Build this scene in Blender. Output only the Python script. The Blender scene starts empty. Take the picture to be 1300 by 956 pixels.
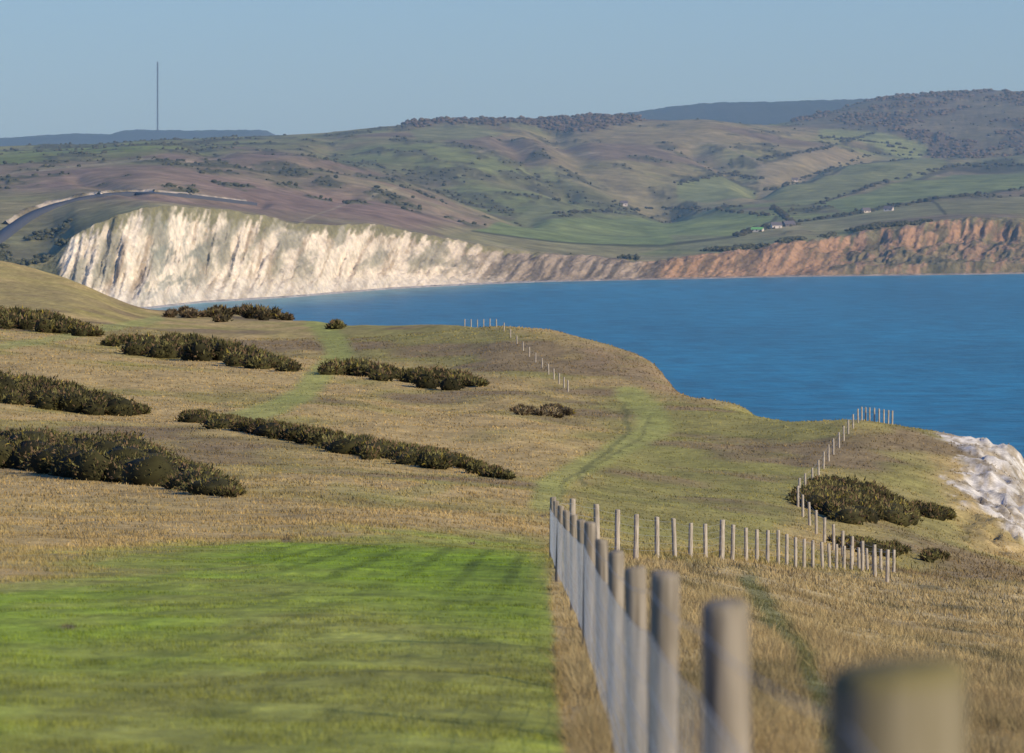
import bpy, bmesh, math, numpy as np
rng=np.random.default_rng(7)
H=140.0; F=5600.0; YH=165.0
scene=bpy.context.scene

# ---------------------------------------------------------------- noise helpers
_T=np.random.default_rng(3).random((8,256,256))*2-1
def vn(x,y,s=0):
    x=np.asarray(x,float);y=np.asarray(y,float)
    xi=np.floor(x).astype(np.int64);yi=np.floor(y).astype(np.int64)
    fx=x-xi;fy=y-yi;fx=fx*fx*(3-2*fx);fy=fy*fy*(3-2*fy)
    T=_T[s%8];a=xi&255;b=(xi+1)&255;c=yi&255;d=(yi+1)&255
    return (T[a,c]*(1-fx)+T[b,c]*fx)*(1-fy)+(T[a,d]*(1-fx)+T[b,d]*fx)*fy
def fbm(x,y,o=4,s=0,g=0.5):
    t=0;a=1;n=0
    for i in range(o):
        t=t+a*vn(x*2**i+17.3*i,y*2**i-9.1*i,s+i);n+=a;a*=g
    return t/n
def sm(a,b,x):
    t=np.clip((x-a)/(b-a),0,1);return t*t*(3-2*t)
def inpoly(px,py,P):
    r=np.zeros(np.shape(px),bool);n=len(P)
    for i in range(n):
        x1,y1=P[i];x2,y2=P[(i+1)%n]
        if y1==y2: continue
        c=((y1>py)!=(y2>py))&(px<(x2-x1)*(py-y1)/(y2-y1)+x1)
        r^=c
    return r
def softpoly(px,py,P,soft=6,n=6,ys=0.5):
    t=0
    for i in range(n):
        a=i*2.399;rr=soft*math.sqrt((i+.5)/n)
        t=t+inpoly(px+rr*math.cos(a),py+rr*math.sin(a)*ys,P)
    return t/n
def dline(px,py,L,ys=1.0):
    d=np.full(np.shape(px),1e9)
    for (x1,y1),(x2,y2) in zip(L[:-1],L[1:]):
        dx=x2-x1;dy=(y2-y1)*ys;l=dx*dx+dy*dy+1e-9
        t=np.clip(((px-x1)*dx+(py-y1)*ys*dy)/l,0,1)
        d=np.minimum(d,np.hypot(px-x1-t*dx,(py-y1)*ys-t*dy))
    return d
def lerp(a,b,t):
    return a+(b-a)*t[...,None]
def C(*c): return np.array(c,float)
def gblur(A,s,ax):
    r=int(3*s)+1;k=np.exp(-0.5*(np.arange(-r,r+1)/s)**2);k/=k.sum()
    A=np.moveaxis(A,ax,-1);p=np.pad(A,[(0,0),(r,r)],mode='edge')
    out=sum(k[i]*p[:,i:i+A.shape[1]] for i in range(2*r+1))
    return np.moveaxis(out,-1,ax)
class Tab:
    def __init__(s,cols,d0,d1,sub,sp,sd,n=500):
        s.l0=math.log(d0);s.l1=math.log(d1);s.n=n
        L=np.linspace(s.l0,s.l1,n)
        s.p0=-1600.;s.dp=10.;s.m=451
        P=s.p0+s.dp*np.arange(s.m)
        ks=sorted(cols);M=[]
        for k in ks:
            a=np.array(cols[k],float)
            M.append(np.interp(L,np.log(a[:,0]),a[:,1]-sub/a[:,0]))
        M=np.array(M)
        G=np.array([np.interp(P,ks,M[:,i]) for i in range(n)])
        G=gblur(G,sd,0);G=gblur(G,sp,1);s.G=G
    def __call__(s,px,D):
        a=np.clip((px-s.p0)/s.dp,0,s.m-1.001)
        b=np.clip((np.log(np.maximum(D,1e-3))-s.l0)/(s.l1-s.l0)*(s.n-1),0,s.n-1.001)
        i=a.astype(int);j=b.astype(int);fa=a-i;fb=b-j;G=s.G
        return (G[j,i]*(1-fa)+G[j,i+1]*fa)*(1-fb)+(G[j+1,i]*(1-fa)+G[j+1,i+1]*fa)*fb

# ---------------------------------------------------------------- near downland terrain
near={
-900:[(30,860),(60,735),(100,665),(150,615),(220,565),(300,515),(400,465),(550,410),(700,365),(850,315),(950,290),(1100,300),(1400,600),(1600,800)],
0:[(30,878),(60,748),(100,688),(150,645),(220,595),(300,545),(400,492),(550,440),(700,402),(850,356),(950,325),(1100,345),(1400,600),(1600,850)],
100:[(30,882),(60,748),(100,690),(150,648),(220,600),(300,550),(400,497),(550,446),(700,410),(850,372),(940,353),(1100,375),(1400,620),(1600,850)],
170:[(30,884),(60,748),(100,690),(150,650),(220,602),(300,553),(400,500),(550,450),(700,418),(850,402),(950,392),(1100,405),(1400,640),(1600,850)],
300:[(30,886),(60,748),(100,692),(150,652),(220,607),(300,560),(400,510),(550,460),(700,428),(850,408),(950,400),(1080,410),(1300,600),(1500,850)],
430:[(30,886),(60,748),(100,693),(150,655),(220,610),(300,567),(400,516),(550,463),(700,428),(820,408),(900,408),(1050,470),(1300,850)],
560:[(30,890),(60,750),(90,700),(130,680),(180,645),(240,608),(320,566),(420,520),(540,472),(640,434),(730,410),(800,412),(950,600),(1100,1000)],
650:[(30,895),(60,752),(85,706),(130,692),(180,652),(250,608),(350,550),(450,502),(560,455),(640,420),(690,412),(750,425),(860,600),(1000,1200)],
720:[(30,905),(60,757),(83,709),(105,703),(135,698),(180,662),(250,612),(350,556),(450,510),(540,470),(610,432),(660,418),(710,430),(820,620),(960,1300)],
850:[(30,905),(60,775),(90,732),(122,710),(160,702),(200,672),(260,628),(340,575),(430,522),(500,492),(560,472),(610,458),(650,470),(740,700),(900,1400)],
960:[(30,910),(60,800),(100,747),(149,713),(185,705),(240,655),(300,606),(370,560),(430,527),(470,514),(500,522),(600,820),(740,1700)],
1100:[(30,930),(60,835),(100,785),(140,750),(186,729),(210,718),(240,680),(280,635),(330,588),(370,553),(400,530),(430,545),(520,1000),(620,1700)],
1300:[(30,950),(60,862),(100,812),(150,770),(200,747),(225,740),(260,712),(300,668),(350,610),(390,572),(410,567),(440,600),(540,1700)],
1900:[(30,1010),(60,930),(100,880),(150,850),(200,850),(260,950),(350,1500),(450,2500)],
2600:[(30,1150),(60,1100),(100,1200),(150,1600),(250,2600)],
}
NT=Tab(near,30,1600,8120,2.2,2.5)
def ground(x,y):
    x=np.asarray(x,float);y=np.asarray(y,float)
    D=np.maximum(y,2.0);px=650+F*x/np.maximum(y,12.0)
    g=NT(px,np.maximum(y,30.0))
    z=H-1.45-(g-YH)*y/F
    z=z+0.05*fbm(x/1.3,y/1.6,3,1)*sm(5,40,D)+0.16*fbm(x/5,y/9,3,2)*sm(30,120,D)+0.60*fbm(x/16,y/35,3,3)*sm(110,300,D)
    cz=sm(1190,1260,px)*sm(250,290,y)*sm(450,420,y)
    z=z+cz*(1.3*fbm(x/2.6,y/7,4,6,.6)-.5*np.abs(vn(x/1.1,y/5,2)))
    return np.maximum(z,-18)
def proj(x,y,z): 
    y=np.maximum(y,1.0);return 650+F*x/y,YH+(H-z)*F/y
_DD=np.exp(np.linspace(math.log(20),math.log(1100),2500))
def D_of(px,py,extra=0.0,dmin=20,dmax=1100):
    m=(_DD>=dmin)&(_DD<=dmax);D=_DD[m];x=(px-650)/F*D
    p=YH+(H-ground(x,D)-extra)*F/D
    i=np.nonzero(p<=py)[0]
    return float(D[i[0]]) if len(i) else float(D[np.argmin(p)])

brown=C(.44,.305,.115);straw=C(.50,.37,.165);olive=C(.285,.235,.06);green=C(.215,.285,.022);heath=C(.235,.155,.08);dirt=C(.16,.11,.06)
def col_near(x,y,z):
    px,py=proj(x,y,z)
    n1=fbm(x/9,y/22,4,1);n2=fbm(x/2.2,y/5,4,2);n3=fbm(x/28,y/60,3,4);n4=fbm(x/.5,y/.9,3,5);n6=fbm(x/.28,y/1.6,4,1,.7)
    wx=px+14*n2;wy=py+7*fbm(x/4,y/8,3,6)
    c=lerp(brown[None]*np.ones(x.shape+(1,)),olive,sm(-.35,.45,n1+.5*n3))
    c=lerp(c,C(.245,.225,.055),.75*softpoly(wx,wy,[(740,500),(1000,518),(1090,535),(1040,590),(990,690),(800,690),(720,640),(790,560)],25))
    c=lerp(c,C(.215,.205,.048),.6*softpoly(wx,wy,[(400,408),(650,412),(740,490),(600,470),(430,455)],16))
    c=lerp(c,C(.225,.215,.055),.5*softpoly(wx,wy,[(1070,560),(1180,560),(1200,620),(1240,700),(1150,730),(1130,650)],20))
    c=lerp(c,heath,.8*sm(.02,.4,n1*.6+n3*.7)*sm(100,180,y))
    c=lerp(c,C(.25,.17,.09),.7*softpoly(wx,wy,[(700,415),(850,455),(960,512),(860,505),(760,470)],18)*sm(-.5,.3,n2+.3))
    c=lerp(c,brown*.97,.7*softpoly(wx,wy,[(-400,585),(150,600),(420,640),(560,660),(690,695),(640,690),(350,680),(0,735),(-400,780)],20,8))
    c=lerp(c,C(.33,.25,.09),.6*softpoly(wx,wy,[(-400,325),(0,325),(165,390),(0,392),(-400,400)],12))
    gx=px+50*n1+25*n2;gy=py+16*n1+10*n2
    gm=softpoly(gx,gy,[(-900,775),(-200,765),(0,742),(150,712),(330,684),(470,678),(600,684),(680,697),(698,712),(704,760),(716,867),(760,1500),(-900,1500)],46,14)*sm(0,14,(700+np.maximum(py-700,0)*.09)-px+8*n2)
    gv=sm(-.6,.55,n1*.6+n2*.5+.45*n3+.2)
    c=lerp(c,green,gm*(.62+.36*gv))
    c=lerp(c,C(.34,.32,.07),gm*.42*sm(.0,.6,fbm(x/1.1,y/4,4,7)-.25*n1))
    c=lerp(c,C(.18,.255,.015),gm*.6*softpoly(gx,gy,[(330,690),(470,680),(690,700),(700,800),(560,790),(420,740)],60,10))
    ln=sm(.35,1,np.sin((x-.022*y+.3*n3)*7.0+1.2*np.sin(x*1.3)))*sm(-.2,.3,n1+.25)*sm(230,420,px)
    c=c*(1-.36*gm*ln)[...,None]
    c=c*(1+gm*.42*n6)[...,None]
    rb=softpoly(wx,wy,[(760,1500),(722,867),(706,720),(780,705),(900,712),(1135,732),(1300,742),(1900,760),(1900,1500)],10)
    c=lerp(c,lerp(straw[None]*np.ones(x.shape+(1,)),C(.31,.225,.10),sm(-.3,.4,n2)),rb*.9)
    c=lerp(c,C(.14,.115,.05),rb*.75*sm(.10,.5,fbm(x/1.6,y/6,4,3)))
    c=lerp(c,C(.12,.125,.04),.8*sm(20,5,dline(wx,wy,[(950,740),(985,790),(1020,830),(1040,880),(1060,960)],1.0)))
    def path(L,w,cc,a):
        nonlocal c
        c=lerp(c,cc,a*sm(w,w*.4,dline(wx*.35+px*.65,wy*.3+py*.7,L,2.0)))
    path([(405,410),(425,435),(432,452),(408,474),(385,500),(350,518),(300,532)],25,C(.30,.305,.07),.75)
    path([(800,500),(826,522),(835,545),(800,562),(745,590),(705,612),(690,640)],28,C(.31,.30,.075),.75)
    path([(0,440),(60,432),(130,418),(200,405)],12,C(.29,.29,.08),.65)
    path([(430,620),(500,632),(560,618)],22,C(.30,.28,.08),.4)
    path([(792,515),(800,548),(765,578),(735,600),(742,616)],5,C(.13,.125,.04),.6)
    path([(826,530),(815,556),(760,588),(715,612),(712,636)],4,C(.15,.14,.045),.5)
    path([(560,700),(480,740),(330,800),(120,867)],5,C(.13,.17,.02),.35)
    w2x=px+34*n2+22*n4;w2y=py+16*n1+12*n4
    ch=softpoly(w2x,w2y,[(1165,545),(1215,545),(1300,566),(1600,590),(1600,800),(1320,705),(1275,668),(1235,640),(1205,605),(1235,580),(1200,565)],8)
    chn=fbm(x/1.2,y/4,5,6,.65)
    chc=lerp(C(.62,.54,.42)[None]*np.ones(x.shape+(1,)),C(.30,.225,.125),.9*sm(-.18,.22,chn))
    c=lerp(c,chc,ch*sm(-.46,-.16,fbm(x/2.4,y/9,4,3,.6)+.10)*(y<470))
    for (a,b,w) in [(85,796,14),(365,686,12),(600,690,8),(690,655,8)]:
        c=lerp(c,dirt,.8*sm(w,w*.3,np.hypot(px-a+6*n4,(py-b)*3)))
    c=c*(1+.26*n4+.30*n2+.10*n1)[...,None]
    return np.clip(c,.008,.85)

def new_mesh(name,V,Q,col=None,mat=None,smooth=True,tri=False,parent=None):
    me=bpy.data.meshes.new(name);k=Q.shape[1]
    me.vertices.add(len(V));me.vertices.foreach_set('co',np.ascontiguousarray(V,dtype=np.float32).ravel())
    me.loops.add(Q.size);me.loops.foreach_set('vertex_index',Q.astype(np.int32).ravel())
    me.polygons.add(len(Q));me.polygons.foreach_set('loop_start',np.arange(0,Q.size,k,dtype=np.int32))
    try: me.polygons.foreach_set('loop_total',np.full(len(Q),k,dtype=np.int32))
    except Exception: pass
    me.update(calc_edges=True)
    if smooth: me.polygons.foreach_set('use_smooth',np.ones(len(Q),bool))
    if col is not None:
        a=me.color_attributes.new('Col','FLOAT_COLOR','POINT')
        cc=np.ones((len(V),4),np.float32);cc[:,:3]=col;a.data.foreach_set('color',cc.ravel())
    ob=bpy.data.objects.new(name,me);scene.collection.objects.link(ob)
    if mat: me.materials.append(mat)
    if parent: ob.parent=parent
    return ob
def gridfaces(r,c):
    i=np.arange(r-1)[:,None]*c+np.arange(c-1)[None]
    i=i.ravel();return np.stack([i,i+1,i+c+1,i+c],1)

# ---------------------------------------------------------------- materials
def mat_vcol(name,rough=.9,n1=(8,.25),n2=None,bump=0,bscale=10,transl=0,spec=.15):
    m=bpy.data.materials.new(name);m.use_nodes=True;N=m.node_tree.nodes;L=m.node_tree.links
    b=N['Principled BSDF'];b.inputs['Roughness'].default_value=rough
    b.inputs['Specular IOR Level'].default_value=spec
    a=N.new('ShaderNodeAttribute');a.attribute_name='Col';out=a.outputs['Color']
    tc=N.new('ShaderNodeTexCoord')
    for q in (n1,n2):
        if not q: continue
        t=N.new('ShaderNodeTexNoise');t.inputs['Scale'].default_value=q[0];t.inputs['Detail'].default_value=6;t.inputs['Roughness'].default_value=.65
        L.new(tc.outputs['Object'],t.inputs['Vector'])
        r=N.new('ShaderNodeMapRange');r.inputs[1].default_value=.3;r.inputs[2].default_value=.7
        r.inputs[3].default_value=1-q[1];r.inputs[4].default_value=1+q[1];L.new(t.outputs['Fac'],r.inputs[0])
        v=N.new('ShaderNodeVectorMath');v.operation='SCALE';L.new(out,v.inputs[0]);L.new(r.outputs[0],v.inputs['Scale']);out=v.outputs[0]
    L.new(out,b.inputs['Base Color'])
    if bump:
        t=N.new('ShaderNodeTexNoise');t.inputs['Scale'].default_value=bscale;t.inputs['Detail'].default_value=8;L.new(tc.outputs['Object'],t.inputs['Vector'])
        bp=N.new('ShaderNodeBump');bp.inputs['Distance'].default_value=bump;bp.inputs['Strength'].default_value=1;L.new(t.outputs['Fac'],bp.inputs['Height']);L.new(bp.outputs[0],b.inputs['Normal'])
    if transl:
        tr=N.new('ShaderNodeBsdfTranslucent');L.new(out,tr.inputs['Color']);mx=N.new('ShaderNodeMixShader');mx.inputs[0].default_value=transl
        L.new(b.outputs[0],mx.inputs[1]);L.new(tr.outputs[0],mx.inputs[2]);L.new(mx.outputs[0],N['Material Output'].inputs['Surface'])
    return m
M_ground=mat_vcol('downland_turf',n1=(6,.3),n2=(.9,.25),bump=.06,bscale=3)
M_blade=mat_vcol('grass_blades',n1=(2,.12),transl=.3)
M_gorse=mat_vcol('gorse_foliage',n1=(1.5,.25),transl=.1)
M_far=mat_vcol('distant_land',n1=(.05,.32),n2=(.012,.2),bump=2.5,bscale=.05,spec=.05)
M_cliff=mat_vcol('cliff_rock',n1=(.15,.28),n2=(.035,.18),bump=4.5,bscale=.10,spec=.05)
M_tree=mat_vcol('distant_foliage',n1=(.3,.3),spec=.05)
def mat_wood(k=1.0,name='weathered_wood'):
    m=bpy.data.materials.new(name);m.use_nodes=True;N=m.node_tree.nodes;L=m.node_tree.links
    b=N['Principled BSDF'];b.inputs['Roughness'].default_value=.85;b.inputs['Specular IOR Level'].default_value=.2
    tc=N.new('ShaderNodeTexCoord');mp=N.new('ShaderNodeMapping');mp.inputs['Scale'].default_value=(40,40,3);L.new(tc.outputs['Object'],mp.inputs[0])
    t=N.new('ShaderNodeTexNoise');t.inputs['Scale'].default_value=1;t.inputs['Detail'].default_value=6;L.new(mp.outputs[0],t.inputs['Vector'])
    r=N.new('ShaderNodeValToRGB');r.color_ramp.elements[0].position=.3;r.color_ramp.elements[0].color=(.14*k,.11*k,.075*k,1)
    r.color_ramp.elements[1].position=.7;r.color_ramp.elements[1].color=(.36*k,.295*k,.21*k,1);L.new(t.outputs['Fac'],r.inputs[0])
    t2=N.new('ShaderNodeTexNoise');t2.inputs['Scale'].default_value=6;t2.inputs['Detail'].default_value=5;L.new(tc.outputs['Object'],t2.inputs['Vector'])
    r2=N.new('ShaderNodeMapRange');r2.inputs[1].default_value=.5;r2.inputs[2].default_value=.65;r2.inputs[4].default_value=.6;L.new(t2.outputs['Fac'],r2.inputs[0])
    a=N.new('ShaderNodeAttribute');a.attribute_name='Col'
    mm=N.new('ShaderNodeMath');mm.operation='MAXIMUM'
    sp=N.new('ShaderNodeSeparateColor');L.new(a.outputs['Color'],sp.inputs[0]);L.new(sp.outputs[0],mm.inputs[0])
    mu=N.new('ShaderNodeMath');mu.operation='MULTIPLY';mu.inputs[1].default_value=.25;L.new(r2.outputs[0],mu.inputs[0]);L.new(mu.outputs[0],mm.inputs[1])
    mx=N.new('ShaderNodeMixRGB');mx.inputs[2].default_value=(.15,.12,.035,1);L.new(mm.outputs[0],mx.inputs[0]);L.new(r.outputs[0],mx.inputs[1]);L.new(mx.outputs[0],b.inputs['Base Color'])
    bp=N.new('ShaderNodeBump');bp.inputs['Distance'].default_value=.006;L.new(t.outputs['Fac'],bp.inputs['Height']);L.new(bp.outputs[0],b.inputs['Normal'])
    return m
M_wood=mat_wood();M_wood2=mat_wood(1.55,'pale_weathered_wood')
def mat_plain(name,c,rough=.6,metal=0,ns=4,na=.15):
    m=bpy.data.materials.new(name);m.use_nodes=True;N=m.node_tree.nodes;L=m.node_tree.links
    b=N['Principled BSDF'];b.inputs['Roughness'].default_value=rough;b.inputs['Metallic'].default_value=metal
    t=N.new('ShaderNodeTexNoise');t.inputs['Scale'].default_value=ns;tc=N.new('ShaderNodeTexCoord');L.new(tc.outputs['Object'],t.inputs['Vector'])
    r=N.new('ShaderNodeMixRGB');r.inputs[1].default_value=tuple(x*(1-na) for x in c)+(1,);r.inputs[2].default_value=tuple(min(1,x*(1+na)) for x in c)+(1,)
    L.new(t.outputs['Fac'],r.inputs[0]);L.new(r.outputs[0],b.inputs['Base Color']);return m
M_wire=mat_plain('galvanised_wire',(.42,.42,.40),.5,.3)

# ---------------------------------------------------------------- build near ground
ly=np.exp(np.linspace(math.log(14),math.log(1600),1150));ys=np.concatenate([np.linspace(-45,13.7,60),ly])
us=np.concatenate([np.linspace(-.42,-.16,90)[:-1],np.linspace(-.16,.16,600),np.linspace(.16,.42,90)[1:]])
Yg=np.repeat(ys[:,None],len(us),1);Xg=us[None]*(np.maximum(Yg,0)+22)
Zg=ground(Xg,Yg)
Vn=np.stack([Xg,Yg,Zg],-1).reshape(-1,3)
ob=new_mesh('grass_downland_ground',Vn,gridfaces(len(ys),len(us)),col_near(Vn[:,0],Vn[:,1],Vn[:,2]),M_ground)

# ---------------------------------------------------------------- grass blades
def blades(name,N,d0,d1,px0,px1,hf,wpx,seed):
    r=np.random.default_rng(seed)
    y=np.exp(r.uniform(math.log(d0),math.log(d1),N));px=r.uniform(px0,px1,N);x=(px-650)/F*y
    x=x+r.normal(0,.02,N);z=ground(x,y);c=col_near(x,y,z);P,Q=proj(x,y,z)
    gr=sm(-.06,.0,c[:,1]-c[:,0]*.95)
    cl=sm(-.35,.45,fbm(x/.7,y/1.1,3,6))
    right=(P>706+ (Q-700)*.12)&(Q>700)
    h=hf(y)*(1-.62*gr)*(.3+.9*cl)*r.uniform(.5,1.25,N)*np.where(right,1.7,1.0)
    h=h*np.where((~right)&(Q>715),.75,1)
    chalk=c.min(1)>.2;h=np.where(chalk,0.001,h)
    w=wpx*y/F*r.uniform(.6,1.3,N)+.001
    a=r.uniform(0,math.pi,N);dx=np.cos(a)*w/2;dy=np.sin(a)*w/2
    lx=r.normal(-.15,.5,N)*h;lyy=r.normal(.1,.4,N)*h
    V=np.zeros((N,3,3));V[:,0]=np.stack([x-dx,y-dy,z-.02],1);V[:,1]=np.stack([x+dx,y+dy,z-.02],1);V[:,2]=np.stack([x+lx,y+lyy,z+h],1)
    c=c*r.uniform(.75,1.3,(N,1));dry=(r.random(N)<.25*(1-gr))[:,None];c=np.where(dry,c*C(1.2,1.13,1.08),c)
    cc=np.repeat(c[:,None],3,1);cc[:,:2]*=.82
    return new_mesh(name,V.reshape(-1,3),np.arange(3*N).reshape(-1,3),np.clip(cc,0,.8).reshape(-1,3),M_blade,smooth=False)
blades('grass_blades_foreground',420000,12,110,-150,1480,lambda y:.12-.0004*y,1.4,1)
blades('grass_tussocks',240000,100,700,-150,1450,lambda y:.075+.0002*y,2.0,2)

# ---------------------------------------------------------------- gorse
bm=bmesh.new();bmesh.ops.create_icosphere(bm,subdivisions=2,radius=1);ICV=np.array([v.co[:] for v in bm.verts]);ICF=np.array([[v.index for v in f.verts] for f in bm.faces]);bm.free()
def blobs(P,R,col,jit,seed,sub=None):
    r=np.random.default_rng(seed);n=len(P);k=len(ICV)
    s=1+r.normal(0,jit,(n,k,1))
    V=P[:,None]+ICV[None]*s*R[:,None,:]
    Fc=ICF[None]+(np.arange(n)*k)[:,None,None]
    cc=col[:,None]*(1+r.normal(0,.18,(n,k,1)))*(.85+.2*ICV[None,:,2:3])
    return V.reshape(-1,3),Fc.reshape(-1,3),np.clip(cc,0.003,1).reshape(-1,3)
def gorse(name,top,bot,n,seed,tint=C(.098,.084,.026),dens=1.0,maxh=3.0):
    r=np.random.default_rng(seed);top=np.array(top,float);bot=np.array(bot,float)
    P=[];R=[]
    n=int(n*1.8)
    for i in range(n):
        px=r.uniform(top[0,0],top[-1,0]);t=np.interp(px,top[:,0],top[:,1]);b=np.interp(px,bot[:,0],bot[:,1])
        k=r.random();pb=b-(b-t)*.70*k+r.normal(0,1.8)
        D=D_of(px,pb);x=(px-650)/F*D;zg=float(ground(x,D))
        full=max(pb-t,1)*D/F
        hh=min(full*r.uniform(.35,1.0),maxh*r.uniform(.55,1));hh=max(hh,.22)
        rr=min(hh*r.uniform(.6,1.6),1.5);P.append((x,D+rr*.3,zg+hh*.22));R.append((rr,rr*1.4,hh*.76))
    P=np.array(P);R=np.array(R)
    tint=np.array(tint);pat=fbm(P[:,0]/3,P[:,1]/6,2,seed%6)[:,None]
    colr=tint[None]*(1+.6*pat)*r.uniform(.85,1.15,(n,1))
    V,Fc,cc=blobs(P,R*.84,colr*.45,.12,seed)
    K=int(400*dens);N=n*K
    d=r.normal(size=(N,3));d/=np.linalg.norm(d,axis=1)[:,None];d[:,2]=np.abs(d[:,2])*1.0-.25*r.random(N)
    pc=np.repeat(P,K,0);rc=np.repeat(R,K,0)
    q3=pc+d*rc
    lump=1+.45*fbm(q3[:,0]*2.2,q3[:,1]*1.5+q3[:,2]*2.5,3,seed%5)
    c0=pc+d*rc*(lump*r.uniform(.80,1.08,N))[:,None]
    D=pc[:,1];s=np.maximum(2.2*D/F,.05)*r.uniform(.6,1.6,N)
    a=r.normal(size=(N,3));a/=np.linalg.norm(a,axis=1)[:,None];up=d*.8+r.normal(0,.5,(N,3))+C(0,0,.5)
    up/=np.linalg.norm(up,axis=1)[:,None]
    T=np.stack([c0-a*s[:,None]*.5,c0+a*s[:,None]*.5,c0+up*s[:,None]*1.9],1)
    lc=np.repeat(colr,K,0)*r.uniform(.45,1.8,(N,1))*(1+.9*fbm(c0[:,0]*1.6,c0[:,1]*.9+c0[:,2]*2,3,2))[:,None]
    yel=r.random(N)<.05;lc[yel]=C(.26,.19,.03);br=r.random(N)<.28*(.5+sm(-.2,.3,fbm(c0[:,0]/1.2,c0[:,1]/2,2,4)));lc[br]=C(.17,.105,.05)
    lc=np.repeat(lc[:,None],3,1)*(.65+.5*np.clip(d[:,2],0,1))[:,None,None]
    V2=T.reshape(-1,3);F2=np.arange(3*N).reshape(-1,3)+len(V)
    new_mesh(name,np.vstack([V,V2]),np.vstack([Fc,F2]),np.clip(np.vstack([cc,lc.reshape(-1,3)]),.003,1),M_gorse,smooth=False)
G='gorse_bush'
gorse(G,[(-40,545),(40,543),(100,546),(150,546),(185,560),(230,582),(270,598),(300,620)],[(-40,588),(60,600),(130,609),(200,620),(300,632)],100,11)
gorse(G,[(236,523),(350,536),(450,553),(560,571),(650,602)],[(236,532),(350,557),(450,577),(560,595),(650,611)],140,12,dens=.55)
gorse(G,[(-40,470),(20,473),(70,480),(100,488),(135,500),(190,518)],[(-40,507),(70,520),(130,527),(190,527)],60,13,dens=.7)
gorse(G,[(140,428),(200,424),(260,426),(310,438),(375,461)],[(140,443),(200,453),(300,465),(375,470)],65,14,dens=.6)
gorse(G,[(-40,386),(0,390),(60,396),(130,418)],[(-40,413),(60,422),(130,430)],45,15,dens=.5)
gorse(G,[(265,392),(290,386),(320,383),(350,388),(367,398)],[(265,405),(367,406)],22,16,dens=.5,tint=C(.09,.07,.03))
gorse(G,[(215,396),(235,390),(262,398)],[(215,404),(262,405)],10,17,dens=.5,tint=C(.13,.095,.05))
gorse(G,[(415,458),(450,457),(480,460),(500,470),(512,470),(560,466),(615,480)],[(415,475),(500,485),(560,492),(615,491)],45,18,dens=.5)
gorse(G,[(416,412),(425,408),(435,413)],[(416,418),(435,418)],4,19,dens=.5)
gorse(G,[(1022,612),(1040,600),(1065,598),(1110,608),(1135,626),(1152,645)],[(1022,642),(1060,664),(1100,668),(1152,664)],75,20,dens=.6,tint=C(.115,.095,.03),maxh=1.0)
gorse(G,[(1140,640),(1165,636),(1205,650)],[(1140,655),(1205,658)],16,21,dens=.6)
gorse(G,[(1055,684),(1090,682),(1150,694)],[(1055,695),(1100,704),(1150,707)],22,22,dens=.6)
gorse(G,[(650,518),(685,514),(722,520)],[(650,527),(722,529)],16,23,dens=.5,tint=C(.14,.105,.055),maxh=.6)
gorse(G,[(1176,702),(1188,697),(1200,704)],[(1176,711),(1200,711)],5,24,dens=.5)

# ---------------------------------------------------------------- fences
def empty(name):
    e=bpy.data.objects.new(name,None);scene.collection.objects.link(e);return e
def post_mesh(name,posts,parent,seg=14,mat=None):
    V=[];Fs=[];Cc=[];r=np.random.default_rng(5)
    for (x,y,zt,zb,rad,lich) in posts:
        lx,lyy=r.normal(0,.018,2);hs=[zb,zb+(zt-zb)*.33,zb+(zt-zb)*.66,zt-.03,zt-.006,zt];rs=[1.04,1.02,1.0,.98,.93,.80]
        b=len(V);ph=r.random()*6;e=r.uniform(.02,.06)
        for k,(hz,q) in enumerate(zip(hs,rs)):
            for j in range(seg):
                a=2*math.pi*j/seg;rr=rad*q*(1+e*math.sin(3*a+ph)+r.normal(0,.012))
                t=(hz-zt)
                V.append((x+rr*math.cos(a)-lx*t,y+rr*math.sin(a)-lyy*t,hz+(.006*math.sin(a+ph) if k>3 else 0)));Cc.append((lich*(1 if k>3 else .6 if k>2 else .1),0,0))
        V.append((x,y,zt+.004));Cc.append((lich,0,0));c=len(V)-1
        for k in range(5):
            for j in range(seg):
                j2=(j+1)%seg;Fs.append((b+k*seg+j,b+k*seg+j2,b+(k+1)*seg+j2,b+(k+1)*seg+j))
        for j in range(seg): Fs.append((b+5*seg+j,b+5*seg+(j+1)%seg,c,c))
    me=bpy.data.meshes.new(name);me.from_pydata(V,[],[f if f[2]!=f[3] else f[:3] for f in Fs]);me.update()
    me.polygons.foreach_set('use_smooth',np.ones(len(me.polygons),bool))
    a=me.color_attributes.new('Col','FLOAT_COLOR','POINT');cc=np.ones((len(V),4),np.float32);cc[:,:3]=Cc;a.data.foreach_set('color',cc.ravel())
    me.materials.append(mat or M_wood);o=bpy.data.objects.new(name,me);scene.collection.objects.link(o);o.parent=parent;return o
def wires(name,segs,parent):
    A=np.array([s[0] for s in segs],float);B=np.array([s[1] for s in segs],float);R=np.array([s[2] for s in segs])[:,None]
    d=B-A;d/=np.linalg.norm(d,axis=1)[:,None]+1e-9
    ref=np.where(np.abs(d[:,2:3])>.9,C(1,0,0)[None],C(0,0,1)[None]);u=np.cross(d,ref);u/=np.linalg.norm(u,axis=1)[:,None];v=np.cross(d,u)
    n=len(A);V=np.zeros((n,8,3))
    for k in range(4):
        a=k*math.pi/2;o=(u*math.cos(a)+v*math.sin(a))*R;V[:,k]=A+o;V[:,4+k]=B+o
    q=np.array([[k,(k+1)%4,4+(k+1)%4,4+k] for k in range(4)]);Q=(q[None]+8*np.arange(n)[:,None,None]).reshape(-1,4)
    return new_mesh(name,V.reshape(-1,3),Q,None,M_wire,parent=parent)
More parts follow.
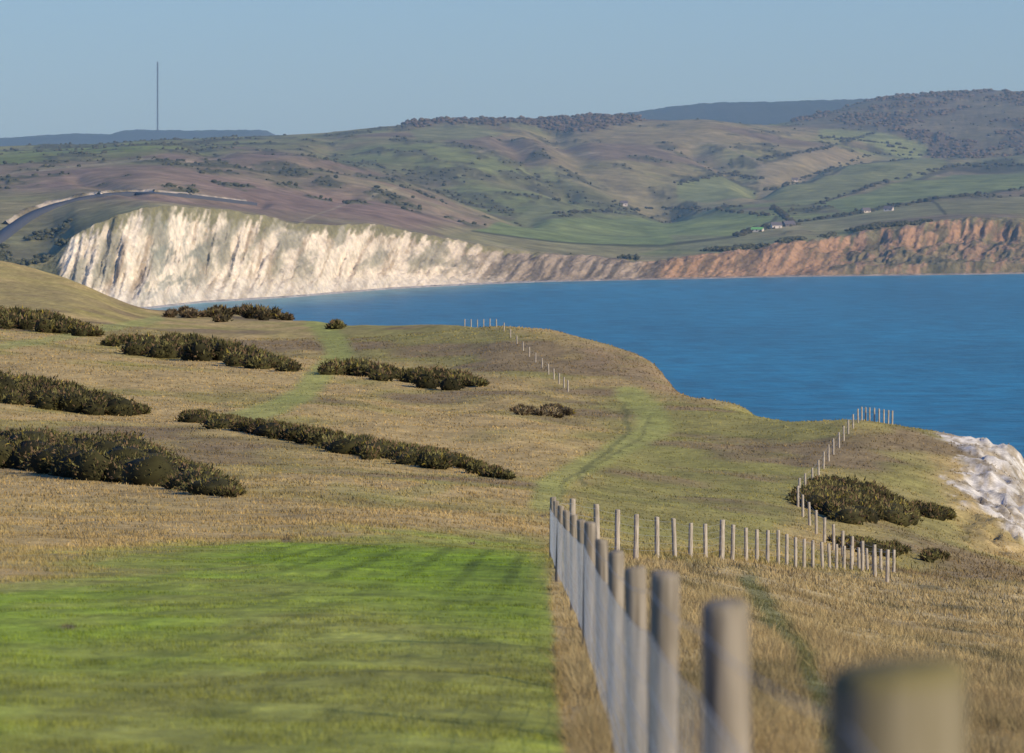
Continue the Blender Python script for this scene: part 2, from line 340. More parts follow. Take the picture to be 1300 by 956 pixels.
def wire_run(posts,offs,r,side=0.0,verticals=0,vh=0):
    S=[]
    for a,b in zip(posts[:-1],posts[1:]):
        L=math.hypot(a[0]-b[0],a[1]-b[1]);n=max(2,int(L/.5))
        for o in offs:
            p=None
            for i in range(n+1):
                t=i/n;sag=-.02*4*t*(1-t)
                q=(a[0]+(b[0]-a[0])*t+side,a[1]+(b[1]-a[1])*t,a[2]+(b[2]-a[2])*t-o+sag)
                if p: S.append((p,q,r))
                p=q
        if verticals:
            m=max(1,int(L/verticals))
            for i in range(m):
                t=(i+.3)/m;q=(a[0]+(b[0]-a[0])*t+side,a[1]+(b[1]-a[1])*t,a[2]+(b[2]-a[2])*t)
                sag=-.02*4*t*(1-t)
                S.append(((q[0],q[1],q[2]-offs[1]+sag),(q[0],q[1],q[2]-vh+sag),r*.8))
    return S
pl=[(1135,846,4.7,.075,.9),(920,765,9.5,.053,.25),(845,727,14.7,.050,.15),(806,720,20.7,.052,.15),(782,700,27,.05,.15),(764,685,33,.05,.15),(749,663,40,.055,.15),(738,660,47,.05,.15),(728,654,54,.05,.1),(719,648,61,.05,.1),(712,642,68,.05,.1),(706,636,75,.05,.1),(702,631,83,.06,.1)]
fe=empty('post_and_wire_fence');P=[]
for (px,pt,D,r_,li) in pl:
    x=(px-650)/F*D;zt=H-(pt-YH)*D/F;zg=float(ground(x,D));P.append((x,D,zt,min(zg,zt-.9)-.3,r_,li))
P0=[(.36,-2.0,float(ground(.36,-2))+1.12,float(ground(.36,-2))-.3,.05,.3),(.33,-8,float(ground(.33,-8))+1.12,float(ground(.33,-8))-.3,.05,.3)][::-1]
post_mesh('posts',P0+P,fe,20)
run=P0+P
wires('wire_netting',wire_run(run,[.06,.20,.38,.54,.68,.80,.90,1.0],.0014,-.055,.30,1.0),fe)
l2=[(702,631,83),(727,633,90),(757,640,98),(784,647,106),(808,653,112),(834,656,118),(855,658,124),(877,664,130),(895,665,135),(917,660,138),(931,666,143),(947,670,148),(961,672,152),(975,673,156),(988,673,160),(999,678,163),(1010,682,166),(1021,684,169),(1032,686,172),(1043,688,174),(1052,690,176),(1062,691,178),(1072,693,180),(1081,693,182),(1090,695,184),(1100,696,186),(1109,697,187),(1118,697,188),(1127,698,189),(1135,698,190)]
fe2=empty('post_and_wire_fence');P=[]
for i,(px,pt,D) in enumerate(l2):
    x=(px-650)/F*D;zt=H-(pt-YH)*D/F;zg=float(ground(x,D));P.append((x,D,zt,min(zg,zt-.9)-.3,.085 if px==917 else .065,.1))
post_mesh('posts',P[1:],fe2,10,M_wood2)
wires('wires',wire_run(P,[.1,.3,.5,.7,.9],.0025),fe2)
def solved(l,h=1.12,rad=.075):
    P=[]
    for (px,pt,D0) in l:
        D=D_of(px,pt,h,D0*.75,D0*1.4);x=(px-650)/F*D;zg=float(ground(x,D));P.append((x,D,zg+h,zg-.3,rad,.1))
    return P
l3=[(1127,698,191),(1110,692,196),(1095,687,200),(1082,681,204),(1070,674,209),(1058,666,215),(1047,657,221),(1036,648,229),(1027,638,236),(1019,628,244),(1013,617,252),(1015,607,262),(1022,601,272),(1031,594,280),(1039,584,290),(1046,574,300),(1052,565,310),(1058,557,320),(1065,549,330),(1071,541,340),(1077,533,350),(1083,526,360),(1089,519,370),(1094,514,380),(1099,511,388),(1104,510,394),(1110,510,398),(1116,511,400),(1122,514,402),(1128,517,404),(1133,521,406)]
fe3=empty('post_and_wire_fence');P3=solved(l3,1.25);post_mesh('posts',P3,fe3,8,M_wood2);wires('wires',wire_run(P3,[.1,.45,.8],.004),fe3)
l4=[(590,405,700),(598,404,700),(606,404,700),(614,404,700),(622,404,700),(630,405,690),(640,410,680),(648,418,650),(656,426,640),(664,434,620),(672,441,600),(680,448,590),(688,455,570),(696,462,560),(703,468,550),(710,474,540),(716,479,530),(721,483,525)]
fe4=empty('post_and_wire_fence');P4=solved(l4,1.25,.09);post_mesh('posts',P4,fe4,8,M_wood2);wires('wires',wire_run(P4,[.1,.5],.005),fe4)

# ---------------------------------------------------------------- far land
coast=np.array([(-1600,470),(-400,430),(-100,402),(78,396),(190,391),(250,384),(380,376),(500,366),(600,361),(700,357),(800,355),(850,354),(1000,351),(1160,349),(1300,347),(1700,343),(2900,335)],float)
topl=np.array([(-1600,360),(-400,350),(0,338),(60,332),(76,322),(86,305),(100,294),(140,277),(190,262),(250,263),(300,268),(340,275),(380,284),(420,285),(470,285),(500,290),(560,301),(620,313),(680,321),(760,325),(790,330),(810,333),(850,328),(900,322),(960,315),(1000,306),(1050,303),(1100,291),(1150,286),(1200,279),(1250,275),(1300,279),(1700,285),(2900,290)],float)
def smi(a,px): 
    return (np.interp(px-9,a[:,0],a[:,1])+np.interp(px,a[:,0],a[:,1])+np.interp(px+9,a[:,0],a[:,1]))/3
far={
-600:[(3000,345),(3500,290),(3700,272),(4000,250),(4500,222),(5200,204),(5800,196),(6500,200),(9000,240)],
0:[(3100,338),(3300,315),(3500,292),(3700,270),(4000,245),(4500,219),(5200,198),(5800,187),(6500,192),(9000,240)],
200:[(3560,262),(3700,252),(4000,233),(4500,211),(5200,192),(5800,183),(6300,179),(7000,184),(9000,220)],
400:[(3860,284),(4100,262),(4600,226),(5200,200),(6000,178),(6600,170),(7200,178),(9000,210)],
500:[(3980,290),(4300,264),(4800,232),(5400,203),(6100,176),(6700,160),(7400,166),(9000,200)],
600:[(4080,310),(4300,293),(4600,276),(5000,246),(5600,212),(6200,177),(6900,153),(7500,158),(9000,200)],
750:[(4200,325),(4500,303),(5000,276),(5400,258),(5900,217),(6400,182),(7000,160),(7600,147),(8200,155),(9500,190)],
830:[(4200,328),(4600,305),(5100,278),(5600,260),(6000,225),(6500,180),(7100,156),(7600,152),(8200,160),(9500,190)],
900:[(4220,322),(4600,300),(5100,277),(5600,262),(6000,237),(6400,196),(6900,158),(7200,148),(7700,158),(9500,190)],
1000:[(4290,307),(4700,292),(5200,272),(5700,246),(6200,215),(6700,188),(7200,168),(7700,160),(8200,156),(9500,180)],
1100:[(4350,292),(4800,279),(5400,256),(6000,226),(6600,203),(7100,188),(7700,158),(8300,133),(8700,128),(9500,140)],
1200:[(4400,280),(5000,262),(5600,241),(6200,218),(6800,200),(7300,180),(7900,145),(8500,120),(9000,122),(9800,150)],
1300:[(4430,278),(5000,260),(5600,238),(6200,215),(6800,198),(7300,178),(7900,142),(8500,117),(9000,118),(9800,150)],
2000:[(4430,285),(5200,262),(6200,220),(7300,180),(8500,125),(9000,128),(9800,160)]}
FT=Tab(far,2900,9800,0,2.0,2.5)
cp=np.concatenate([np.arange(-1000,-60,9.),np.arange(-60,1360,1.7),np.arange(1360,2400,9.)]);nc=len(cp)
nr2=520
Dc=H*F/(smi(coast,cp)-YH)
tl0=smi(topl,cp)+.8*fbm(cp/30,cp*0,2,3)
jit_=2.6*fbm(cp/8,cp*0,4,2)*sm(70,90,cp)
tl=tl0+jit_
dep=np.interp(cp,[-400,80,400,700,850,1000,1080,1300],[60,95,75,45,50,90,200,230])
dep=dep*(1+.10*fbm(cp/40,cp*0,2,5))
Dt=Dc+dep;Zt=H-(tl-YH)*Dt/F
t=np.linspace(0,1,120)[:,None]
chalk_w=1-sm(640,720,cp)
prof=np.where(t<.35,t*.75,.2625+(t-.35)/.65*.7375)
wob=.12*fbm(cp/26,cp*0,3,6)[None]
prof2=.20*sm(0,.10,t)+.20*sm(.18,.55,t+wob)+.22*t+.38*sm(.66,.92,t+wob*.9)
prof3=sm(0,.8,t)
w3=sm(1000,1080,cp)
PR=prof*(chalk_w)+ (1-chalk_w)*(prof3*(1-w3)+prof2*w3)
PR=PR/PR[-1:]
zc=PR*Zt[None];env=np.sin(np.pi*np.clip(t,0,1))**.6*np.clip((cp-60)/25,0,1)[None]
sl=cp[None]+ (t-.5)*(-34)*np.ones_like(cp)[None]
fl=fbm(sl/11,t*3.0+0*sl,5,1,.62);rid=1-np.abs(fbm(sl/18,t*1.4+0*sl,3,4))*2
disp=(10*fl+8*(rid-.6))*env*np.clip(Zt/60,.35,1.2)[None]*(1+.3*w3[None])
yc=Dc[None]+dep[None]*t-disp
xc=(cp[None]-650)/F*Dc[None]+ (cp[None]-650)/F*dep[None]*t
zc=zc+1.8*fbm(sl/5,t*14,4,6)*env+ (8*fbm(cp[None]/22,t*6,4,3,.6)*w3[None])*env
q=np.linspace(0,1,nr2+1)[1:][:,None];S=14*(np.exp(q*5.94)-1)*1.0;S=S/S[-1]*5100
D2=Dt[None]+S
pxx=np.repeat(cp[None],nr2,0)
base=FT(pxx,D2);b0=FT(cp,Dt)
pyb=base+(tl0-b0)[None]*np.exp(-S/260)+jit_[None]*np.exp(-S/14)
X2=(pxx-650)/F*D2
amp=sm(60,900,S)
wxn=X2+60*fbm(X2/400,D2/400,2,1);wyn=D2+60*fbm(X2/400+9,D2/400,2,2)
rel=12*fbm(wxn/420,wyn/620,5,3,.52)-12*(sm(.30,0,np.abs(fbm(wxn/520+5,wyn/760,4,5,.45))) -.35)
Z2=H-(pyb-YH)*D2/F
crestk=1-.75*sm(205,175,pyb+12*sm(500,700,pxx)*1.0)
Z2=Z2+rel*amp*crestk
LV=[([(420,188),(520,205),(600,240),(665,268)],13,24),([(700,170),(740,215),(790,240),(850,262)],14,22),([(880,190),(930,215),(960,240)],11,22),([(960,235),(1040,205),(1110,195),(1190,190),(1300,185)],14,18),([(640,180),(670,210),(720,240)],10,16),([(100,230),(170,245),(330,258)],5,12),([(250,190),(330,215),(440,245)],6,14)]
for L_,dz,w in LV: Z2=Z2-dz*np.exp(-(dline(pxx,pyb,L_,2.2)/w)**2)
n1=fbm(X2/120,D2/160,4,1);n2=fbm(X2/30,D2/50,4,2);n3=fbm(X2/420,D2/520,3,3);n5=fbm(X2/210+3,D2/330,4,7)
wx=pxx+16*n1;wy=pyb+6*n1+2*n2
c=lerp(C(.235,.21,.105)[None]*np.ones(X2.shape+(1,)),C(.165,.195,.07),sm(-.3,.3,n3+.5*n1))
c=lerp(c,C(.15,.115,.085),.7*sm(.08,.33,n5))
c=lerp(c,C(.235,.16,.12),.7*softpoly(wx,wy,[(150,195),(400,188),(560,235),(640,280),(520,290),(300,265),(60,245),(-300,240),(-300,205)],20)*sm(-.4,.2,n5+.2))
c=lerp(c,C(.18,.23,.055),.85*softpoly(wx,wy,[(-600,189),(0,187),(250,180),(330,184),(150,197),(0,206),(-600,215)],8))
c=lerp(c,C(.125,.125,.065),.7*softpoly(wx,wy,[(-300,300),(0,290),(60,275),(150,262),(110,292),(76,330),(-300,345)],10))
keep=1-softpoly(pxx,pyb,[(-600,262),(200,262),(500,300),(760,326),(1000,305),(1000,270),(640,268),(600,290),(330,250),(0,240),(-600,240)],10)
scn=fbm(X2/38,D2/80,4,6,.6)+.4*n3+.35*n1
scr=sm(.20,.30,scn)*keep
scs=sm(.0,.25,scn)*keep
Fields=[([(600,292),(655,270),(760,270),(905,268),(985,277),(935,300),(840,312),(700,305)],C(.17,.22,.075)),
([(560,300),(600,293),(700,306),(840,314),(800,326),(690,320)],C(.21,.20,.095)),
([(960,250),(1040,222),(1110,198),(1190,200),(1205,210),(1120,232),(1020,262)],C(.18,.205,.08)),
([(1030,262),(1130,236),(1210,216),(1300,212),(1500,212),(1500,240),(1300,240),(1180,252),(1080,272)],C(.155,.20,.07)),
([(1000,285),(1080,275),(1190,255),(1400,245),(1400,270),(1200,272),(1100,285),(1040,297)],C(.195,.195,.09)),
([(1040,165),(1110,168),(1180,182),(1160,192),(1090,180),(1040,176)],C(.20,.245,.09)),
([(960,205),(1040,190),(1090,192),(1030,212),(965,226)],C(.22,.195,.11)),
([(850,300),(950,302),(1010,300),(980,312),(870,320)],C(.18,.19,.09)),
([(860,235),(920,222),(962,228),(955,250),(900,258),(862,252)],C(.17,.205,.08)),
([(520,165),(590,160),(640,168),(600,182),(530,182)],C(.175,.195,.085)),
([(640,262),(700,246),(740,262),(660,268)],C(.18,.20,.085)),
([(1200,192),(1320,190),(1320,208),(1220,206)],C(.15,.16,.08))]
for Pg,cc_ in Fields:
    m_=softpoly(pxx+3*n1,pyb+1.5*n1,Pg,3);c=lerp(c,cc_*1.0,m_*.88);scr=scr*(1-m_);scs=scs*(1-m_)
woodm=softpoly(wx,wy,[(590,152),(640,144),(720,136),(795,140),(812,156),(740,166),(690,160),(600,160)],6)
woodm=np.maximum(woodm,softpoly(wx,wy,[(985,152),(1080,128),(1180,110),(1320,105),(1700,110),(1700,205),(1300,192),(1230,205),(1180,186),(1110,165),(1050,162)],10)*(1-softpoly(pxx,pyb,Fields[5][0],3)))
clear=sm(.0,.22,fbm(X2/130,D2/260,3,2)+.02)*sm(900,1000,pxx)
wood2=softpoly(wx,wy,[(690,225),(740,238),(790,250),(850,264),(840,272),(740,272),(700,255)],8)*sm(-.1,.15,n1+.1)
woodm=np.maximum(woodm,softpoly(wx,wy,[(500,157),(600,152),(600,160),(520,163)],5))
scrl=sm(9,3,dline(wx,wy,[(420,186),(480,198),(560,215),(620,240),(665,266)],1.6))*sm(-.25,.1,n2)
scr=np.maximum(np.maximum(scr,scrl),wood2)
c=lerp(c,C(.12,.11,.065),scs*.55)
c=lerp(c,C(.08,.082,.042),np.clip(scr,0,1)*.8)
c=lerp(c,lerp(C(.11,.09,.062)[None]*np.ones(X2.shape+(1,)),C(.15,.14,.085),clear),woodm*.9);woodt=woodm*(1-clear)
for hx in [[(1030,262),(1120,233),(1205,212),(1300,211)],[(960,250),(1040,220),(1110,196),(1190,199)],[(1000,284),(1080,273),(1190,253),(1300,240)],[(600,292),(700,305),(840,312),(935,301),(985,277)],[(960,205),(1040,190),(1110,170)],[(1180,252),(1200,272)],[(980,262),(1005,283)],[(860,235),(920,222),(962,228)]]:
    c=lerp(c,C(.06,.06,.035),.8*sm(3.2,1.2,dline(pxx,pyb,hx,1.6)))
for tr in [[(0,225),(80,215),(200,205),(330,190)],[(380,282),(450,250),(520,240),(600,262)],[(820,190),(900,180),(970,205)],[(600,200),(700,190),(760,200)]]:
    c=lerp(c,C(.30,.27,.17),.5*sm(2.2,.8,dline(pxx+3*n1,pyb,tr,1.6)))
Z2=Z2+woodt*(5*fbm(X2/14,D2/18,3,4)+3)+scr*1.0*(1+vn(X2/8,D2/12,2))
c=c*1.08*(1+.28*n2+.18*n1)[...,None]
tt=np.repeat(t,nc,1);cpn=np.repeat(cp[None],120,0)
st=fbm(sl/7,tt*2.2,4,3);st2=fbm(sl/22,tt*2.0,3,5);fine=fbm(sl/3,tt*9,4,7);mott=fbm(sl/14,tt*7,5,2,.65)
ch=lerp(C(.66,.575,.42)[None]*np.ones(tt.shape+(1,)),C(.36,.285,.185),sm(-.1,.45,st+.5*fine+.2*mott))
ch=lerp(ch,C(.23,.22,.15),.8*sm(.0,.4,st2+.5*mott)*sm(.15,.5,tt))
ch=lerp(ch,C(.23,.235,.18),.7*sm(.0,.25,mott)*sm(160,190,cpn)*sm(290,240,cpn))
ch=lerp(ch,C(.49,.46,.38),.5*sm(.35,.1,tt))
gry=lerp(C(.29,.235,.165)[None]*np.ones(tt.shape+(1,)),C(.11,.095,.075),sm(-.25,.3,st+.3*mott))
red=lerp(C(.33,.21,.12)[None]*np.ones(tt.shape+(1,)),C(.15,.11,.07),sm(-.1,.35,st+.4*fine+.3*mott))
red=lerp(red,C(.40,.255,.14),.6*sm(.0,.4,mott)*sm(.4,.7,tt))
und=sm(1030,1090,cpn)*sm(.80,.55,tt+.2*st2+.2*mott);unc=lerp(C(.17,.15,.08)[None]*np.ones(tt.shape+(1,)),C(.28,.19,.115),sm(.0,.3,mott+.3*st))
red=lerp(red,unc,.92*und);red=lerp(red,C(.085,.085,.048),.8*w3[None]*sm(.08,.33,fbm(sl/12,tt*6,4,4)))
cc=lerp(ch,gry,sm(540,680,cpn+30*st2));cc=lerp(cc,red,sm(815,850,cpn+18*st2))
gr_=sm(84,70,cpn+6*st);cc=lerp(cc,C(.13,.13,.065),gr_)
topg=sm(.84,.97,tt+.16*st+.12*fine+.10*mott);cc=lerp(cc,C(.19,.175,.09),topg)
cc=cc*(1+.18*fine)[...,None]
tf=np.array([-60.,-14.,-5.])[:,None];yf=Dc[None]+tf+4*fbm(cp/9,cp*0,3,4)[None]*(tf>-30);xf=(cp[None]-650)/F*yf;zf=np.repeat(np.array([-3.,-.15,1.2])[:,None],nc,1)
cf=np.ones((3,nc,3))*C(.36,.30,.22);cf=lerp(cf,C(.45,.43,.38),np.repeat((1-sm(600,800,cp))[None],3,0))
FX=np.vstack([xf,xc]);FY=np.vstack([yf,yc]);FZ=np.vstack([zf,zc])
new_mesh('sea_cliffs',np.stack([FX,FY,FZ],-1).reshape(-1,3),gridfaces(123,nc),np.clip(np.vstack([cf,cc]),.01,.85).reshape(-1,3),M_cliff)
HX=np.vstack([xc[-1:],X2]);HY=np.vstack([yc[-1:],D2]);HZ=np.vstack([zc[-1:],Z2]);HC=np.vstack([c[:1],c])
new_mesh('distant_downs',np.stack([HX,HY,HZ],-1).reshape(-1,3),gridfaces(nr2+1,nc),np.clip(HC,.01,.85).reshape(-1,3),M_far)
def far_D(px,py):
    j=int(np.argmin(np.abs(cp-px)));p=YH+(H-HZ[:,j])*F/HY[:,j];i=np.nonzero(p<=py)[0]
    i=i[0] if len(i) else int(np.argmin(p));return HX[i,j],HY[i,j],HZ[i,j]
rp=[(-60,345),(0,304),(18,290),(40,275),(65,265),(90,257),(120,251),(150,248),(185,247),(230,249),(280,255),(330,261)]
rx=[];
for a in np.linspace(0,len(rp)-1,90):
    i=min(int(a),len(rp)-2);f=a-i;rx.append(far_D(rp[i][0]*(1-f)+rp[i+1][0]*f,rp[i][1]*(1-f)+rp[i+1][1]*f))
rx=np.array(rx);k=np.ones(9)/9;rxs=np.stack([np.convolve(np.pad(rx[:,i],4,mode='edge'),k,'valid') for i in range(3)],1)
tg=np.gradient(rxs,axis=0);tg/=np.linalg.norm(tg[:,:2],axis=1)[:,None];nn=np.stack([-tg[:,1],tg[:,0],0*tg[:,0]],1)
wd=(6-3*np.linspace(0,1,len(rxs)))[:,None];lo=rxs-nn*wd;hi=rxs+nn*wd
Rv=np.stack([lo+C(0,0,-4),lo+C(0,0,1.8),hi+C(0,0,2.6),hi+C(0,0,-4)],1).reshape(-1,3)
new_mesh('coast_road',Rv,gridfaces(len(rxs),4),None,mat_plain('asphalt',(.055,.06,.07),.85,0,.05))
m0=18;kk=np.arange(len(rxs))[m0:];rg=(1+.5*fbm(kk/3.2,kk*0,3,4))[:,None];h2=hi[m0:]
tp=h2+nn[m0:]*(6*rg)+C(0,0,1)[None]*(2.2+2.4*rg)
bk=h2+nn[m0:]*16+C(0,0,-6)
nv=len(kk);Vc=np.stack([h2+nn[m0:]*1+C(0,0,.5),h2+nn[m0:]*(3+rg)+C(0,0,2.6),tp,bk],1).reshape(-1,3)
cf_=np.ones((nv,4,3))*C(.44,.385,.285);cf_*=(1+.45*fbm(kk/1.6,kk*0,3,2))[:,None,None];cf_[:,3]=C(.2,.17,.1);cf_=lerp(cf_,C(.2,.17,.1),np.repeat(sm(.05,.35,fbm(kk/4,kk*0,3,6))[:,None],4,1))
new_mesh('chalk_road_cutting',Vc,gridfaces(nv,4),np.clip(cf_,.02,.8).reshape(-1,3),M_cliff)

rr=np.random.default_rng(9)
def pick(mask,n,need=.5):
    I=np.argwhere(mask>need)
    vis=(cp[I[:,1]]>-60)&(cp[I[:,1]]<1360);I=I[vis];s=I[rr.integers(0,len(I),n)]
    return np.stack([X2[s[:,0],s[:,1]]+rr.normal(0,3,n),D2[s[:,0],s[:,1]]+rr.normal(0,4,n),Z2[s[:,0],s[:,1]]],1)
def trees(name,P,r0,r1,col,seed):
    r=np.random.default_rng(seed);n=len(P);R=r.uniform(r0,r1,(n,1))*np.stack([r.uniform(.8,1.5,n),r.uniform(.8,1.3,n),r.uniform(.6,1.0,n)],1)
    P=P+np.stack([0*R[:,0],0*R[:,0],R[:,2]*.35],1)
    V,Fc,cc=blobs(P,R,col[None]*r.uniform(.75,1.3,(n,1)),.16,seed);new_mesh(name,V,Fc,cc,M_tree,smooth=False)
trees('distant_woodland',pick(woodt,4200),1.8,4.0,C(.11,.088,.062),1)
trees('distant_scrub',pick(scr,4000),.8,2.3,C(.078,.078,.042),2)
HP=[]
for hx in [[(1030,262),(1120,233),(1205,212),(1300,211)],[(960,250),(1040,220),(1110,196),(1190,199)],[(1000,284),(1080,273),(1190,253),(1300,240)],[(980,262),(1005,283)],[(700,272),(780,268),(850,266),(905,267),(980,274)],[(960,205),(1040,190),(1110,170)],[(935,300),(960,292),(1010,285)],[(860,235),(920,222),(962,228)],[(1040,176),(1090,180),(1160,192)]]:
    for a in np.linspace(0,len(hx)-1.001,90):
        if rr.random()<.35: continue
        i=int(a);f=a-i;HP.append(far_D(hx[i][0]*(1-f)+hx[i+1][0]*f+rr.normal(0,2),hx[i][1]*(1-f)+hx[i+1][1]*f+rr.normal(0,.8)))
trees('hedgerow_trees',np.array(HP),1.2,3.6,C(.06,.058,.034),3)

M_wall=mat_plain('rendered_wall',(.6,.57,.5),.8);M_roof=mat_plain('slate_roof',(.12,.11,.11),.7);M_gr=mat_plain('green_sheeting',(.16,.42,.10),.6);M_dk=mat_plain('window_glass',(.03,.035,.04),.2)
def house(name,px,py,L,W,hw,hr,rot,wall,roof):
    e=empty(name);x,y,z=far_D(px,py);e.location=(x,y,z-.5);e.rotation_euler=(0,0,rot)
    def mk(n,V,Fc,m):
        me=bpy.data.meshes.new(n);me.from_pydata(V,[],Fc);me.materials.append(m);o=bpy.data.objects.new(n,me);scene.collection.objects.link(o);o.parent=e
    l=L/2;w=W/2
    mk('walls',[(-l,-w,0),(l,-w,0),(l,w,0),(-l,w,0),(-l,-w,hw),(l,-w,hw),(l,w,hw),(-l,w,hw),(-l,0,hw+hr),(l,0,hw+hr)],[(0,1,5,4),(2,3,7,6),(1,2,6,9,5),(3,0,4,8,7)],wall)
    o=.5;h0=hw-.3
    mk('roof',[(-l-o,-w-o,h0),(l+o,-w-o,h0),(l+o,0,hw+hr+.15),(-l-o,0,hw+hr+.15),(l+o,w+o,h0),(-l-o,w+o,h0)],[(0,1,2,3),(3,2,4,5)],roof)
    V=[];Fc=[]
    for i in range(max(2,int(L/4))):
        cx=-l+(i+.5)*L/max(2,int(L/4));b=len(V);V+=[(cx-.6,-w-.03,1.2),(cx+.6,-w-.03,1.2),(cx+.6,-w-.03,2.6),(cx-.6,-w-.03,2.6)];Fc.append((b,b+1,b+2,b+3))
    mk('windows',V,Fc,M_dk)
for a in [('farmhouse',985,290,11,7,4,3,.2,M_wall,M_roof),('barn',962,294,12,8,3,2,-.3,M_wall,M_gr),('barn',1000,287,13,9,3,3,.5,M_roof,M_roof),('cottage',792,262,9,6,4,3,.1,M_wall,M_roof),('cottage',1100,270,9,6,3,3,.4,M_wall,M_roof),('cottage',1128,268,10,6,3,3,-.4,M_wall,M_roof),('cottage',1010,232,8,6,3,3,0,M_wall,M_roof)]: house(*a)

def ridge(name,pts,D,depth,col,seed,tree=6):
    pts=np.array(pts,float);px=np.arange(pts[0,0],pts[-1,0],1.5);y0=np.interp(px,pts[:,0],pts[:,1])
    v=np.linspace(-1,1,41)[:,None];z0=H-(y0-YH)*D/F
    Y=D+v*depth+0*px[None];X=(px[None]-650)/F*D*np.ones_like(v)
    Z=z0[None]-(v**2)*(z0[None]+10)+tree*fbm(X/22,Y/60,4,seed)*np.exp(-v*v*4)
    cc_=col[None,None]*(1+.3*fbm(X/160,Y/200,3,seed+1))[...,None]
    new_mesh(name,np.stack([X,Y,Z],-1).reshape(-1,3),gridfaces(41,len(px)),cc_.reshape(-1,3),M_far)
ridge('distant_hills',[(-900,185),(-300,178),(0,176),(100,170),(163,171),(168,165),(240,166),(330,165),(345,172),(500,185)],14000,2500,C(.035,.045,.045),1)
ridge('distant_hills',[(740,160),(800,143),(850,136),(900,131),(1000,129),(1100,126),(1150,126),(1250,122),(1500,130),(2200,150)],12500,2500,C(.05,.06,.055),2)
e=empty('radio_mast');D=14000.;x0=(200-650)/F*D;zb=H-(172-YH)*D/F;zt_=H-(80-YH)*D/F
S_=[];w=1.9;n=46
for k in range(n):
    a=zb+(zt_-zb)*k/n;b=zb+(zt_-zb)*(k+1)/n
    P_=[(x0+w*math.cos(q),D+w*math.sin(q)) for q in (0.5,2.6,4.7)]
    for i in range(3):
        S_.append(((*P_[i],a),(*P_[i],b),.8));S_.append(((*P_[i],a),(*P_[(i+1)%3],b),.4));S_.append(((*P_[i],b),(*P_[(i+1)%3],b),.4))
S_.append(((x0,D,zt_-30),(x0,D,zt_+4),1.8))
o=wires('lattice_tower',S_,e)
M_mast=mat_plain('mast_steel',(.03,.03,.035),.6);o.data.materials.clear();o.data.materials.append(M_mast)
G_=[]
for fr in (.35,.65,.95):
    for q in (0.5,2.6,4.7): G_.append(((x0,D,zb+(zt_-zb)*fr),(x0+110*math.cos(q),D+110*math.sin(q),zb-10),.06))
o=wires('guy_wires',G_,e);o.data.materials.clear();o.data.materials.append(M_mast)

# ---------------------------------------------------------------- sea
m=bpy.data.materials.new('sea_water');m.use_nodes=True;N=m.node_tree.nodes;L=m.node_tree.links;b=N['Principled BSDF']
b.inputs['Roughness'].default_value=.35;b.inputs['Specular IOR Level'].default_value=.2;b.inputs['IOR'].default_value=1.33
tc=N.new('ShaderNodeTexCoord');a=N.new('ShaderNodeAttribute');a.attribute_name='Col'
mp=N.new('ShaderNodeMapping');mp.inputs['Scale'].default_value=(.004,.0015,1);mp.inputs['Rotation'].default_value=(0,0,.3);L.new(tc.outputs['Object'],mp.inputs[0])
t1=N.new('ShaderNodeTexNoise');t1.inputs['Scale'].default_value=1;t1.inputs['Detail'].default_value=8;t1.inputs['Roughness'].default_value=.6;L.new(mp.outputs[0],t1.inputs['Vector'])
r1=N.new('ShaderNodeMapRange');r1.inputs[1].default_value=.3;r1.inputs[2].default_value=.7;r1.inputs[3].default_value=.74;r1.inputs[4].default_value=1.22;L.new(t1.outputs['Fac'],r1.inputs[0])
t3=N.new('ShaderNodeTexNoise');t3.inputs['Scale'].default_value=.045;t3.inputs['Detail'].default_value=5;L.new(tc.outputs['Object'],t3.inputs['Vector'])
r3=N.new('ShaderNodeMapRange');r3.inputs[1].default_value=.35;r3.inputs[2].default_value=.65;r3.inputs[3].default_value=.74;r3.inputs[4].default_value=1.26;L.new(t3.outputs['Fac'],r3.inputs[0])
mu=N.new('ShaderNodeMath');mu.operation='MULTIPLY';L.new(r1.outputs[0],mu.inputs[0]);L.new(r3.outputs[0],mu.inputs[1])
v=N.new('ShaderNodeVectorMath');v.operation='SCALE';L.new(a.outputs['Color'],v.inputs[0]);L.new(mu.outputs[0],v.inputs['Scale']);L.new(v.outputs[0],b.inputs['Base Color'])
t2=N.new('ShaderNodeTexNoise');t2.inputs['Scale'].default_value=.12;t2.inputs['Detail'].default_value=6;L.new(tc.outputs['Object'],t2.inputs['Vector'])
bp=N.new('ShaderNodeBump');bp.inputs['Distance'].default_value=1.2;L.new(t2.outputs['Fac'],bp.inputs['Height']);L.new(bp.outputs[0],b.inputs['Normal'])
sx=np.concatenate([[-30000,-12000,-4000],np.linspace(-1500,2500,500),[5000,12000,30000]]);sy=np.concatenate([[-20000,-5000,0],np.linspace(400,5200,500),[9000,20000,40000]])
SX,SY=np.meshgrid(sx,sy);spx=650+F*SX/np.maximum(SY,300);dc=H*F/(smi(coast,spx)-YH)-SY
sc=np.ones(SX.shape+(3,))*C(.008,.135,.21)
nn_=fbm(SX/90,SY/90,3,2)
sc=lerp(sc,C(.09,.30,.34),.75*sm(330,0,dc+90*nn_)*(1-sm(420,900,spx)))
sc=lerp(sc,C(.05,.22,.28),.5*sm(260,0,dc+60*nn_))
sc=lerp(sc,C(.55,.58,.58),.8*sm(24,6,dc+16*nn_))
new_mesh('sea',np.stack([SX,SY,0*SX],-1).reshape(-1,3),gridfaces(len(sy),len(sx)),sc.reshape(-1,3),m)

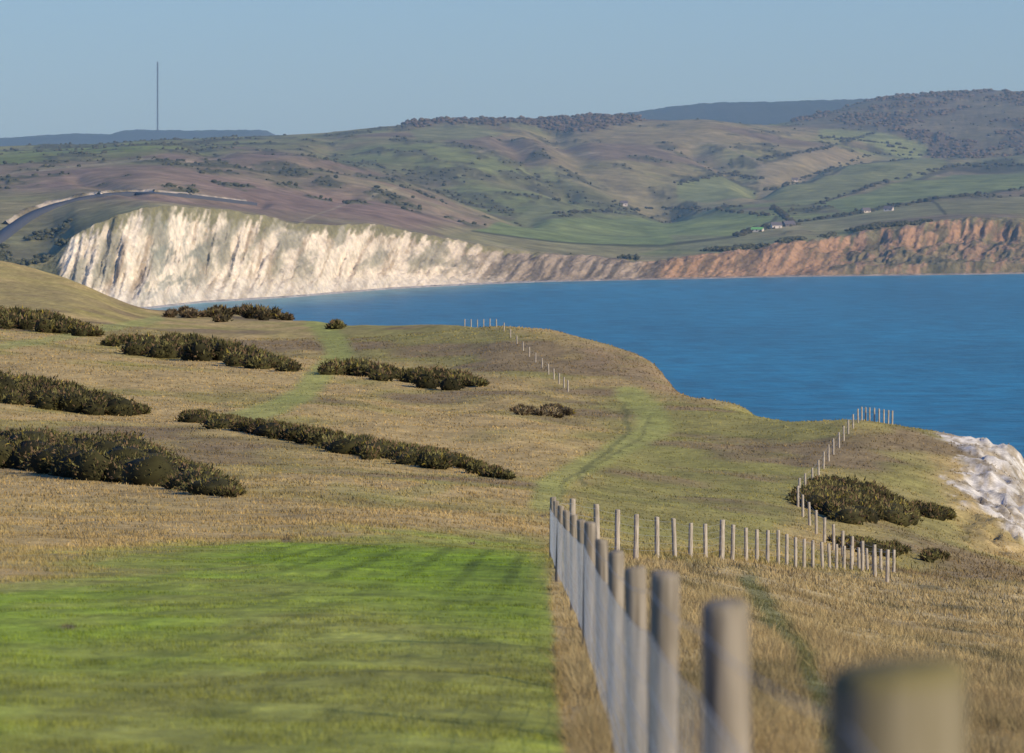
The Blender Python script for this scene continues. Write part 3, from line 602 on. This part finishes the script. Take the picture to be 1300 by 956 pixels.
# ---------------------------------------------------------------- atmospheric haze (real scattering volume)
y0_,y1_=2300.,17500.
bpy.ops.mesh.primitive_cube_add(size=1,location=(0,(y0_+y1_)/2,1200));hz=bpy.context.object;hz.name='atmospheric_haze';hz.scale=(36000,y1_-y0_,2500)
m=bpy.data.materials.new('haze');m.use_nodes=True;N=m.node_tree.nodes;N.remove(N['Principled BSDF'])
vs=N.new('ShaderNodeVolumeScatter');vs.inputs['Color'].default_value=(.36,.70,1,1);vs.inputs['Density'].default_value=9e-5;vs.inputs['Anisotropy'].default_value=0
m.node_tree.links.new(vs.outputs[0],N['Material Output'].inputs['Volume']);hz.data.materials.append(m)

# ---------------------------------------------------------------- light
el=math.radians(27);sd=np.array([.80,-.60]);az=math.atan2(sd[0],sd[1])
w=bpy.data.worlds.new('World');scene.world=w;w.use_nodes=True;N=w.node_tree.nodes;L=w.node_tree.links
sk=N.new('ShaderNodeTexSky');sk.sky_type='NISHITA';sk.sun_disc=False;sk.sun_elevation=el;sk.sun_rotation=az
sk.air_density=1.0;sk.dust_density=.2;sk.ozone_density=4.0;sk.altitude=100
mx=N.new('ShaderNodeVectorMath');mx.operation='MULTIPLY';mx.inputs[1].default_value=(.42,.86,1.75);L.new(sk.outputs[0],mx.inputs[0])
bg=N['Background'];bg.inputs['Strength'].default_value=.105;L.new(mx.outputs[0],bg.inputs['Color'])
sl_=bpy.data.lights.new('sun','SUN');sl_.energy=5;sl_.angle=math.radians(.5);sl_.color=(1,.91,.72);so=bpy.data.objects.new('sun',sl_);scene.collection.objects.link(so)
from mathutils import Vector
dv=Vector((sd[0]*math.cos(el),sd[1]*math.cos(el),math.sin(el)));so.rotation_euler=dv.to_track_quat('Z','Y').to_euler()

cam=bpy.data.cameras.new('camera');co=bpy.data.objects.new('camera',cam);scene.collection.objects.link(co);scene.camera=co
co.location=(0,0,H);co.rotation_euler=(math.pi/2,0,0);cam.sensor_width=36;cam.lens=F/1300*36;cam.shift_y=-(478-YH)/1300;cam.clip_start=.3;cam.clip_end=60000
cam.dof.use_dof=True;cam.dof.focus_distance=200;cam.dof.aperture_fstop=6.3
scene.view_settings.view_transform='Standard';scene.view_settings.look='None';scene.view_settings.exposure=0
